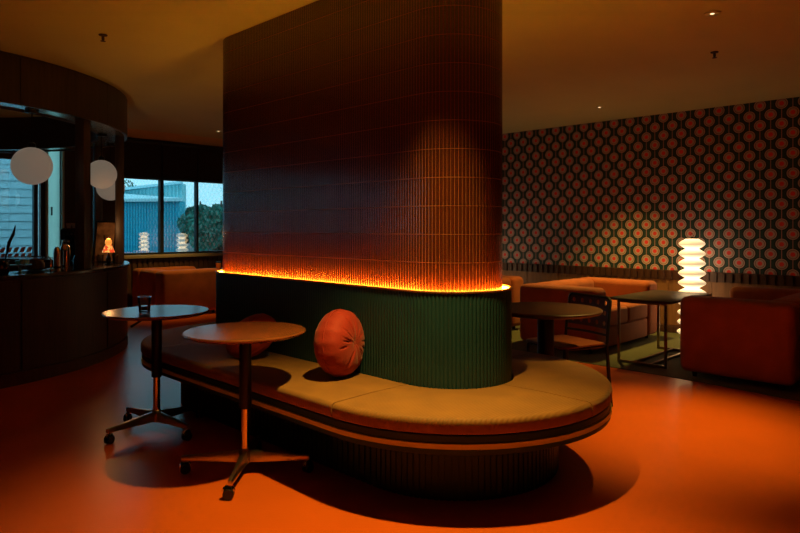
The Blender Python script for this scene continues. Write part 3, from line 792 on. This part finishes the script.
# the shelf sits on the inner band of the canopy at the far side
MB().box(-0.15, 0.05, -0.55, 0.62, 0.0, 0.02).build('board', 'wood_dark', sh)
for s_ in (-0.4, 0.5): MB().box(-0.155, 0.0, s_-0.01, s_+0.01, -0.02, -0.001).build('bracket', 'black_metal', sh)
for k, yy in enumerate((2.28, 2.50, 2.70)):
    r = thing('storage_jar', ['pale jar with red lid on the high shelf, at the left edge', 'pale jar with red lid on the high shelf, above the globe light', 'pale jar with red lid on the high shelf, nearest the pale pilaster'][k], 'jar', (-9.74, yy, 2.282), 0, 'red-lidded jars')
    MB().lathe([(0.0, 0), (0.05, 0), (0.052, 0.01), (0.052, 0.10), (0.042, 0.12), (0.0, 0.12)], 20).build('body', 'white_label', r, smooth=True)
    MB().lathe([(0.0, 0.12), (0.045, 0.12), (0.045, 0.15), (0.0, 0.152)], 20).build('lid', 'red_paint', r, smooth=True)

# ------------------------------------------------------------------ sofas
def rbox(x0, x1, y0, y1, z0, z1, name, m, parent, bev=0.07, seg=5):
    return MB().box(x0, x1, y0, y1, z0, z1).build(name, m, parent, bevel=bev, bseg=seg)
def sofa(label, cx, cy, depth, width, rz, h=0.655, armt=0.26, two=True):
    """local: back at -x, opens to +x; origin at floor centre"""
    r = thing('sofa', label, 'sofa', (cx, cy, 0.004), rz, 'orange velvet sofas')
    d, w = depth/2, width/2
    rbox(-d, d, -w, -w+armt, 0.045, h, 'arm', 'orange_velvet', r, 0.058)
    rbox(-d, d, w-armt, w, 0.045, h, 'arm', 'orange_velvet', r, 0.058)
    rbox(-d, -d+0.26, -w+armt, w-armt, 0.045, h, 'backrest', 'orange_velvet', r, 0.06)
    MB().box(-d+0.26, d-0.014, -w+armt, w-armt, 0.045, 0.25).build('base', 'orange_velvet', r, bevel=0.02)
    n = 2 if two else 1; iw = (width-2*armt)/n
    for k in range(n):
        rbox(-d+0.262, d-0.008, -w+armt+k*iw+0.002, -w+armt+(k+1)*iw-0.002, 0.25, 0.43, 'seat_cushion', 'orange_velvet', r, 0.035, 4)
    for sx in (-1, 1):
        for sy in (-1, 1):
            MB().lathe([(0.018, 0), (0.022, 0.045)], 14, None, sx*(d-0.10), sy*(w-0.10)).build('foot', 'black_metal', r, smooth=True)
    return r
sofa('orange velvet two-seat sofa facing right, in front of the patterned wall', -3.48, 6.55, 0.90, 1.50, 0)
sofa('dark-backed orange sofa at the right edge, seen from its side', -1.70, 6.29, 0.86, 1.52, PI, h=0.675)
sofa('orange sofa glimpsed between the tiled column and the corner sofa', -4.93, 6.34, 0.90, 0.86, PI, two=False)
# the window sofa opens to +y
sofa('orange velvet sofa under the windows, between bar and tiled column', -9.07, 4.47, 0.94, 1.02, PI/2, two=False, armt=0.25)

# ------------------------------------------------------------------ metal lounge tables
def lounge_table(label, x0, x1, y0, y1, h):
    cx, cy = (x0+x1)/2, (y0+y1)/2; a, b = (x1-x0)/2, (y1-y0)/2
    r = thing('lounge_table', label, 'table', (cx, cy, 0.004), 0, 'black metal lounge tables')
    MB().box(-a, a, -b, b, h-0.022, h).build('table_top', 'black_top', r, bevel=0.004)
    f = MB(); t = 0.011; ia, ib = a-0.07, b-0.06
    for sx in (-1, 1):
        for sy in (-1, 1):
            f = MB().box(sx*ia-t, sx*ia+t, sy*ib-t, sy*ib+t, 0.024, h-0.046); f.build('leg', 'brushed_steel' if False else 'table_steel', r, bevel=0.002)
    for sy in (-1, 1):
        MB().box(-ia-t, ia+t, sy*ib-t, sy*ib+t, 0.0, 0.0235).build('floor_rail', 'table_steel', r, bevel=0.002)
        MB().box(-ia-t, ia+t, sy*ib-t, sy*ib+t, h-0.045, h-0.0225).build('top_rail', 'table_steel', r, bevel=0.002)
    for sx in (-0.35, 0.35):
        MB().box(sx*ia-t, sx*ia+t, -ib+t, ib-t, 0.0, 0.0225).build('stretcher', 'table_steel', r, bevel=0.002)
    return r
mat('table_steel', (0.30, 0.22, 0.15), 0.3, metal=1.0, var=0.05)
lounge_table('black rectangular metal-framed table between the two orange sofas', -2.83, -2.25, 5.68, 6.70, 0.605)
lounge_table('black rectangular table by the window sofa, beside the column', -9.40, -8.85, 5.05, 5.95, 0.615)
cu = W((218.5-400)/FPX*9.95, 9.95)
r = thing('orange_cup', 'small orange cup on the table by the window', 'cup', (cu[0], cu[1], 0.62))
MB().lathe([(0.0, 0), (0.032, 0), (0.040, 0.02), (0.042, 0.10), (0.039, 0.10), (0.036, 0.02), (0.0, 0.012)], 22).build('body', 'orange_cup', r, smooth=True)
MB().lathe([(0.043, 0.10), (0.044, 0.115), (0.0, 0.125)], 22).build('lid', 'frame_dark', r, smooth=True)

# ------------------------------------------------------------------ dark round table and perforated chair
rt = W(0.965, 4.24)
r = thing('pedestal_table', 'dark round pedestal table between the bench end and the chair', 'table', (rt[0], rt[1], 0))
MB().lathe([(0.0, 0.700), (0.33, 0.700), (0.352, 0.706), (0.362, 0.716), (0.362, 0.724), (0.356, 0.730), (0.0, 0.730)], 72).build('table_top', 'wood_dark', r, smooth=True, autos=40)
MB().lathe([(0.0, 0.02), (0.055, 0.02), (0.055, 0.66), (0.12, 0.685), (0.12, 0.699), (0.0, 0.699)], 28).build('pedestal', 'black_metal', r, smooth=True, autos=40)
MB().lathe([(0.0, 0), (0.23, 0), (0.235, 0.008), (0.22, 0.016), (0.06, 0.022), (0.0, 0.022)], 48).build('base_plate', 'black_metal', r, smooth=True, autos=40)

ch = W(1.165, 4.56)
fd = W(-0.86, -0.50); fang = math.atan2(fd[1], fd[0])
chair = thing('dining_chair', 'dark steel-frame chair with holes punched in its back by the pedestal table', 'chair', (ch[0], ch[1], 0), fang)
# local +x = forward
W2, D2 = 0.205, 0.20
def seatm():
    pts = []; N = 10
    for (cx, cy, a0) in [(D2-0.06, W2-0.06, 0), (-D2+0.03, W2-0.03, 90), (-D2+0.03, -W2+0.03, 180), (D2-0.06, -W2+0.06, 270)]:
        rr = 0.06 if cx > 0 else 0.03
        for k in range(N+1):
            a = math.radians(a0+90*k/N); pts.append((cx+rr*cos(a), cy+rr*sin(a)))
    return MB().prism(pts, 0.443, 0.457)
seatm().build('seat', 'plywood_seat', chair, bevel=0.004)
for s in (-1, 1):
    MB().tube([(D2-0.02, s*(W2-0.02), 0.0), (D2-0.035, s*(W2-0.025), 0.43)], 0.013, 12).build('front_leg', 'black_metal', chair, smooth=True)
    MB().tube([(-D2-0.06, s*(W2-0.005), 0.0), (-D2-0.015, s*(W2-0.005), 0.44)], 0.013, 12).build('rear_leg', 'black_metal', chair, smooth=True)
    MB().tube([(D2-0.03, s*(W2-0.024), 0.20), (-D2-0.04, s*(W2-0.008), 0.20)], 0.007, 8).build('stretcher', 'black_metal', chair, smooth=True)
MB().tube([(D2-0.035, -W2+0.03, 0.432), (D2-0.035, W2-0.03, 0.432), (-D2, W2-0.012, 0.432), (-D2, -W2+0.012, 0.432)], 0.009, 8, closed=True).build('seat_frame', 'black_metal', chair, smooth=True)
pts = [(-D2-0.016, -W2+0.005, 0.44), (-D2-0.035, -W2+0.005, 0.60), (-D2-0.055, -W2+0.008, 0.730)]
for q in range(1, 6): pts.append((-D2-0.058, -W2+0.008+0.035*(1-cos(PI/2*q/5)), 0.730+0.035*sin(PI/2*q/5)))
pts += [(x, -y, z) for x, y, z in pts[::-1]]
MB().tube(pts, 0.011, 12).build('back_frame', 'black_metal', chair, smooth=True)
MB().tube([(-D2-0.02, -W2+0.012, 0.505), (-D2-0.045, 0, 0.505), (-D2-0.02, W2-0.012, 0.505)], 0.009, 10).build('back_rail', 'black_metal', chair, smooth=True)
# perforated back: panel with round holes (grid of cells, each a square ring round a hole)
def perfpanel():
    mb = MB(); nx, nz = 5, 3; y0, y1, z0, z1 = -W2+0.016, W2-0.016, 0.545, 0.760
    cw, chh = (y1-y0)/nx, (z1-z0)/nz; rad = 0.0175; N = 16
    def X(y, z): return -D2-0.030-0.022*(z-0.545)/0.23-0.018*(1-(y/W2)**2)
    for i in range(nx):
        for j in range(nz):
            cy, cz = y0+(i+0.5)*cw, z0+(j+0.5)*chh
            inner = []; outer = []
            for k in range(N):
                a = 2*PI*(k+0.5)/N; c, s = cos(a), sin(a)
                t = min(cw/2/max(abs(c), 1e-6), chh/2/max(abs(s), 1e-6))
                inner.append((cy+rad*c, cz+rad*s)); outer.append((cy+t*c, cz+t*s))
            # corners need to be reached: add them
            pts_o = outer
            vs = []
            for th in (0.0, -0.009):
                vs += [(X(y, z)+th, y, z) for y, z in inner]; vs += [(X(y, z)+th, y, z) for y, z in pts_o]
                vs += [(X(cy+sx*cw/2, cz+sz*chh/2)+th, cy+sx*cw/2, cz+sz*chh/2) for sx, sz in ((1, 1), (-1, 1), (-1, -1), (1, -1))]
            fs = []
            S0 = 2*N+4
            for side in (0, 1):
                o = side*S0
                for k in range(N):
                    k2 = (k+1) % N; fs.append((o+k, o+k2, o+N+k2, o+N+k))
                for ci, ang in enumerate((0.125, 0.375, 0.625, 0.875)):
                    # find the two outer verts astride this corner
                    sx, sz = ((1, 1), (-1, 1), (-1, -1), (1, -1))[ci]
                    ca = math.atan2(sz*chh, sx*cw) % (2*PI)
                    k = int((ca/(2*PI)*N)-0.5) % N
                    fs.append((o+N+k, o+N+(k+1) % N, o+2*N+ci))
            for k in range(N):
                k2 = (k+1) % N; fs.append((k, k2, S0+k2, S0+k))
            mb.add(vs, fs)
    return mb
perfpanel().build('backrest', 'chair_dark', chair)

# ------------------------------------------------------------------ stacked-disc floor lamps
def totem(label, x, y, group='white stacked-disc floor lamps'):
    r = thing('floor_lamp', label, 'lamp', (x, y, 0.004), 0, group)
    MB().lathe([(0.0, 0), (0.12, 0), (0.125, 0.01), (0.11, 0.022), (0.0, 0.022)], 40).build('base', 'white_label', r, smooth=True)
    n = 10; p = 0.1110; pr = [(0.05, 0.0225)]
    for k in range(n):
        z0 = 0.0225+k*p; R_ = 0.158-0.0022*k; rw = 0.070
        for q in range(1, 17):
            t = q/16; pr.append((rw+(R_-rw)*(sin(PI*t)**1.25), z0+p*t))
    pr.append((0.0, pr[-1][1]+0.002))
    MB().lathe(pr, 56).build('shade', 'lamp_glow', r, smooth=True, autos=180)
    zt = pr[-1][1]
    MB().lathe([(0.018, zt), (0.018, zt+0.018), (0.0, zt+0.02)], 16).build('finial', 'black_metal', r, smooth=True)
    MB().tube([(0.012*cos(q), 0, zt+0.04+0.022*sin(q)) for q in [2*PI*i/16 for i in range(16)]], 0.0025, 6, closed=True).build('ring', 'black_metal', r, smooth=True)
    return r
lp = W((692-400)/FPX*7.26, 7.26)
totem('white glowing stacked-disc floor lamp against the patterned wall', lp[0], lp[1])
totem('white glowing stacked-disc floor lamp seen only mirrored in the window', -5.70, 7.10)

# ------------------------------------------------------------------ ceiling fittings
def downlight(label, p):
    r = thing('ceiling_spotlight', label, 'light', (p[0], p[1], H), 0, 'recessed ceiling spotlights')
    MB().lathe([(0.036, -0.001), (0.052, -0.001), (0.052, -0.006), (0.040, -0.008), (0.036, -0.004)], 32).build('trim_ring', 'ceiling_paint', r, smooth=True)
    MB().lathe([(0.0, -0.003), (0.013, -0.003), (0.013, -0.0055), (0.0, -0.0065)], 20).build('lens', 'downlight_lens', r, smooth=True)
downlight('recessed ceiling spotlight above the right-hand floor, near the top edge', L2)
downlight('recessed ceiling spotlight in front of the patterned wall', L3)
downlight('recessed ceiling spotlight near the windows, left of the column', L4)
downlight('recessed ceiling spotlight above the rounded end of the bench', L1)
def sprinkler(label, x, y):
    r = thing('sprinkler', label, 'sprinkler', (x, y, H), 0, 'ceiling sprinklers')
    MB().lathe([(0.0, -0.001), (0.030, -0.001), (0.028, -0.008), (0.012, -0.012)], 24).build('escutcheon', 'sprinkler', r, smooth=True)
    MB().lathe([(0.010, -0.010), (0.010, -0.035), (0.006, -0.045), (0.0, -0.045)], 14).build('body', 'sprinkler', r, smooth=True)
    MB().lathe([(0.0, -0.045), (0.018, -0.046), (0.018, -0.049), (0.0, -0.050)], 18).build('deflector', 'sprinkler', r, smooth=True)
x, y = W((103-400)/FPX*4.60, 4.60); sprinkler('dark ceiling sprinkler above the curved bar side', x, y)
x, y = W((714.5-400)/FPX*5.05, 5.05); sprinkler('dark ceiling sprinkler above the right-hand sofas', x, y)

# ------------------------------------------------------------------ outside
struct(MB().box(-120, XW-0.25, -80, 120, -0.35, -0.2), 'ground', 'asphalt')
def outp(px, z): return Vector(W((px-400)/FPX*z, z))
def hz(py, z): return EYE-(py-228)/FPX*z
def clad(mb, p, q, z0, z1, n, depth=0.06, z1b=None):
    """vertical corrugated sheet from plan point p to q; top may slope to z1b"""
    p, q = Vector(p), Vector(q); d = (q-p); L = d.length; d.normalize(); nrm = Vector((-d.y, d.x))
    if nrm.dot(-p) < 0: nrm = -nrm
    vs = []; fs = []; k = 0
    for i in range(n):
        for t, o in ((0.0, 0), (0.45, 0), (0.55, depth), (0.9, depth)):
            s = (i+t)/n*L; w = p+d*s+nrm*o; zt = z1+((z1b if z1b is not None else z1)-z1)*s/L
            vs += [(w.x, w.y, z0), (w.x, w.y, zt)]; k += 1
    for i in range(k-1): fs.append((2*i, 2*i+2, 2*i+3, 2*i+1))
    # give the wall a body behind
    b0, b1 = p-nrm*0.3, q-nrm*0.3
    m = len(vs); vs += [(b0.x, b0.y, z0), (b0.x, b0.y, z1), (b1.x, b1.y, z0), (b1.x, b1.y, z1b if z1b is not None else z1)]
    fs += [(m, m+1, m+3, m+2), (0, 1, m+1, m), (2*k-2, m+2, m+3, 2*k-1)]
    fs.append(tuple([1]+[2*i+1 for i in range(1, k)]+[m+3, m+1]))
    mb.add(vs, fs)
shed = thing('warehouse', 'blue corrugated warehouse with pale gable roof outside the window', 'building', (-30, 12, -0.2))
def sb(mb, name, m, **k):
    o = mb.build(name, m, shed, **k); o.matrix_parent_inverse = Matrix.Translation((30, -12, 0.2)); return o
za, zb = 26.0, 25.0
P0, P1 = outp(60, za), outp(181, zb)
mb = MB(); clad(mb, P0, P1, -0.2, hz(201.5, zb), 44, 0.07); sb(mb, 'lower_wall', 'blue_cladding')
Q0, Q1 = outp(60, za+5), outp(183, zb+5)
mb = MB(); clad(mb, Q0, Q1, 1.5, hz(199, za+5), 34, 0.06, hz(184, zb+5)); sb(mb, 'upper_wall', 'pale_cladding')
# lean-to roof joining them, with fascia
ze = hz(201.5, zb)
e0, e1 = P0+(P0.normalized()*-0.25), P1+(P1.normalized()*-0.25)
zr0, zr1 = hz(191.5, za+5), hz(200.5, zb+5)
rv = [(e0.x, e0.y, ze), (e1.x, e1.y, ze), (Q1.x, Q1.y, zr1), (Q0.x, Q0.y, zr0)]
mb = MB().add(rv+[(x, y, z+0.12) for x, y, z in rv], [(0, 1, 2, 3), (7, 6, 5, 4), (0, 4, 5, 1), (1, 5, 6, 2), (2, 6, 7, 3), (3, 7, 4, 0)])
sb(mb, 'lean_to_roof', 'roof_sheet')
f0, f1 = hz(192, za+5)+0, hz(183, zb+5)
g0, g1 = Q0*0.985, Q1*0.985
rv = [(g0.x, g0.y, hz(197.5, za+5)), (g1.x, g1.y, hz(184, zb+5)), (g1.x, g1.y, hz(181.5, zb+5)), (g0.x, g0.y, hz(195, za+5))]
h0, h1 = Q0*1.10, Q1*1.10
rv2 = [(h0.x, h0.y, rv[0][2]), (h1.x, h1.y, rv[1][2]), (h1.x, h1.y, rv[2][2]), (h0.x, h0.y, rv[3][2])]
mb = MB().add(rv+rv2, [(0, 1, 2, 3), (7, 6, 5, 4), (0, 4, 5, 1), (1, 5, 6, 2), (2, 6, 7, 3), (3, 7, 4, 0)])
sb(mb, 'gable_roof', 'roof_sheet')
o2 = MB(); e2 = P1+(P1-P0).normalized()*0.0
o2.box(-0.12, 0.12, -0.12, 0.12, -0.2, ze)
w = sb(MB().box(P1.x-0.1, P1.x+0.1, P1.y-0.1, P1.y+0.1, -0.2, ze-0.01), 'downpipe', 'blue_cladding')
# neighbour's white clad wall seen past the bar
nb = thing('neighbour_building', 'white clad neighbouring building outside the left window', 'building', (-14, 3, -0.2))
def nbp(mb, name, m, **k):
    o = mb.build(name, m, nb, **k); o.matrix_parent_inverse = Matrix.Translation((14, -3, 0.2)); return o
N0, N1 = outp(-160, 11.6), outp(60, 13.0)
mb = MB()
d = (N1-N0); L = d.length; d.normalize(); nr = Vector((-d.y, d.x))
if nr.dot(-N0) < 0: nr = -nr
for k in range(26):
    z0 = -0.2+k*0.16
    vs = []
    for (pt) in (N0, N1):
        f_ = pt+nr*0.02; g_ = pt+nr*0.045; b_ = pt-nr*0.3
        vs += [(g_.x, g_.y, z0), (f_.x, f_.y, z0+0.158), (b_.x, b_.y, z0+0.158), (b_.x, b_.y, z0)]
    mb.add(vs, [(0, 1, 2, 3), (7, 6, 5, 4), (0, 4, 5, 1), (1, 5, 6, 2), (2, 6, 7, 3), (3, 7, 4, 0)])
nbp(mb, 'clad_wall', 'white_cladding')
# red and white strip on the low window ledge
y0, y1 = 1.62, 2.75
o = MB()
for r_ in range(2):
    for k in range(14):
        yy = y0+k*(y1-y0)/14
        o.add([(0, yy, r_*0.085), (0, yy+0.05, r_*0.085), (0, yy+0.08, r_*0.085+0.07), (0, yy+0.03, r_*0.085+0.07),
               (0.012, yy, r_*0.085), (0.012, yy+0.05, r_*0.085), (0.012, yy+0.08, r_*0.085+0.07), (0.012, yy+0.03, r_*0.085+0.07)],
              [(0, 1, 2, 3), (7, 6, 5, 4), (0, 4, 5, 1), (1, 5, 6, 2), (2, 6, 7, 3), (3, 7, 4, 0)])
o = o.build('lattice_strip', 'red_white'); o.location = (XW-0.02, 0, SILL+0.0)
tag(o, 'red and white slanted lattice strip along the left window sill', 'trim strip')
# trees
def tree(label, px, z, top_py, rx, seed, bot=0.3):
    rnd = random.Random(seed)
    c = outp(px, z); top = hz(top_py, z)
    r = thing('leafy_tree', label, 'tree', (c.x, c.y, -0.2), 0, 'trees outside the windows')
    MB().tube([(0, 0, 0), (0.05, 0.02, top*0.3), (-0.04, 0.03, top*0.6), (0.03, 0, top*0.9)], [0.18, 0.14, 0.09, 0.03], 10).build('trunk', 'tree_bark', r, smooth=True)
    vs = []; fs = []
    clumps = [(rnd.uniform(-rx, rx)*0.75, rnd.uniform(-rx, rx)*0.75, rnd.uniform(bot+0.4, top-0.35*rx), rnd.uniform(0.35, 0.6)*rx) for _ in range(22)]
    clumps = [(x, y, zz*(1-0.25*math.hypot(x, y)/rx), rr) for x, y, zz, rr in clumps]
    for x, y, zz, rr in clumps:
        for _ in range(420):
            a = rnd.uniform(0, 2*PI); cz = rnd.uniform(-1, 1); s = math.sqrt(1-cz*cz); q = rr*rnd.uniform(0.72, 1.0)
            p = Vector((x+q*s*cos(a), y+q*s*sin(a), max(0.2, zz+q*cz*0.85)))
            u = Vector((rnd.uniform(-1, 1), rnd.uniform(-1, 1), rnd.uniform(-1, 1))).normalized()
            v = u.orthogonal().normalized(); l = rnd.uniform(0.05, 0.11)
            n = len(vs); vs += [tuple(p-u*l), tuple(p+v*l*0.5), tuple(p+u*l), tuple(p-v*l*0.5)]; fs.append((n, n+1, n+2, n+3))
    MB().add(vs, fs).build('foliage', 'tree_leaf', r, kind=None)
tree('leafy tree outside the window nearest the tiled column', 221, 24, 188, 1.15, 1)
tree('leafy tree outside the window just right of the blue warehouse', 200, 28, 190, 0.80, 2)
tree('leafy tree rising behind the blue warehouse roof', 132, 42, 172, 2.4, 4)
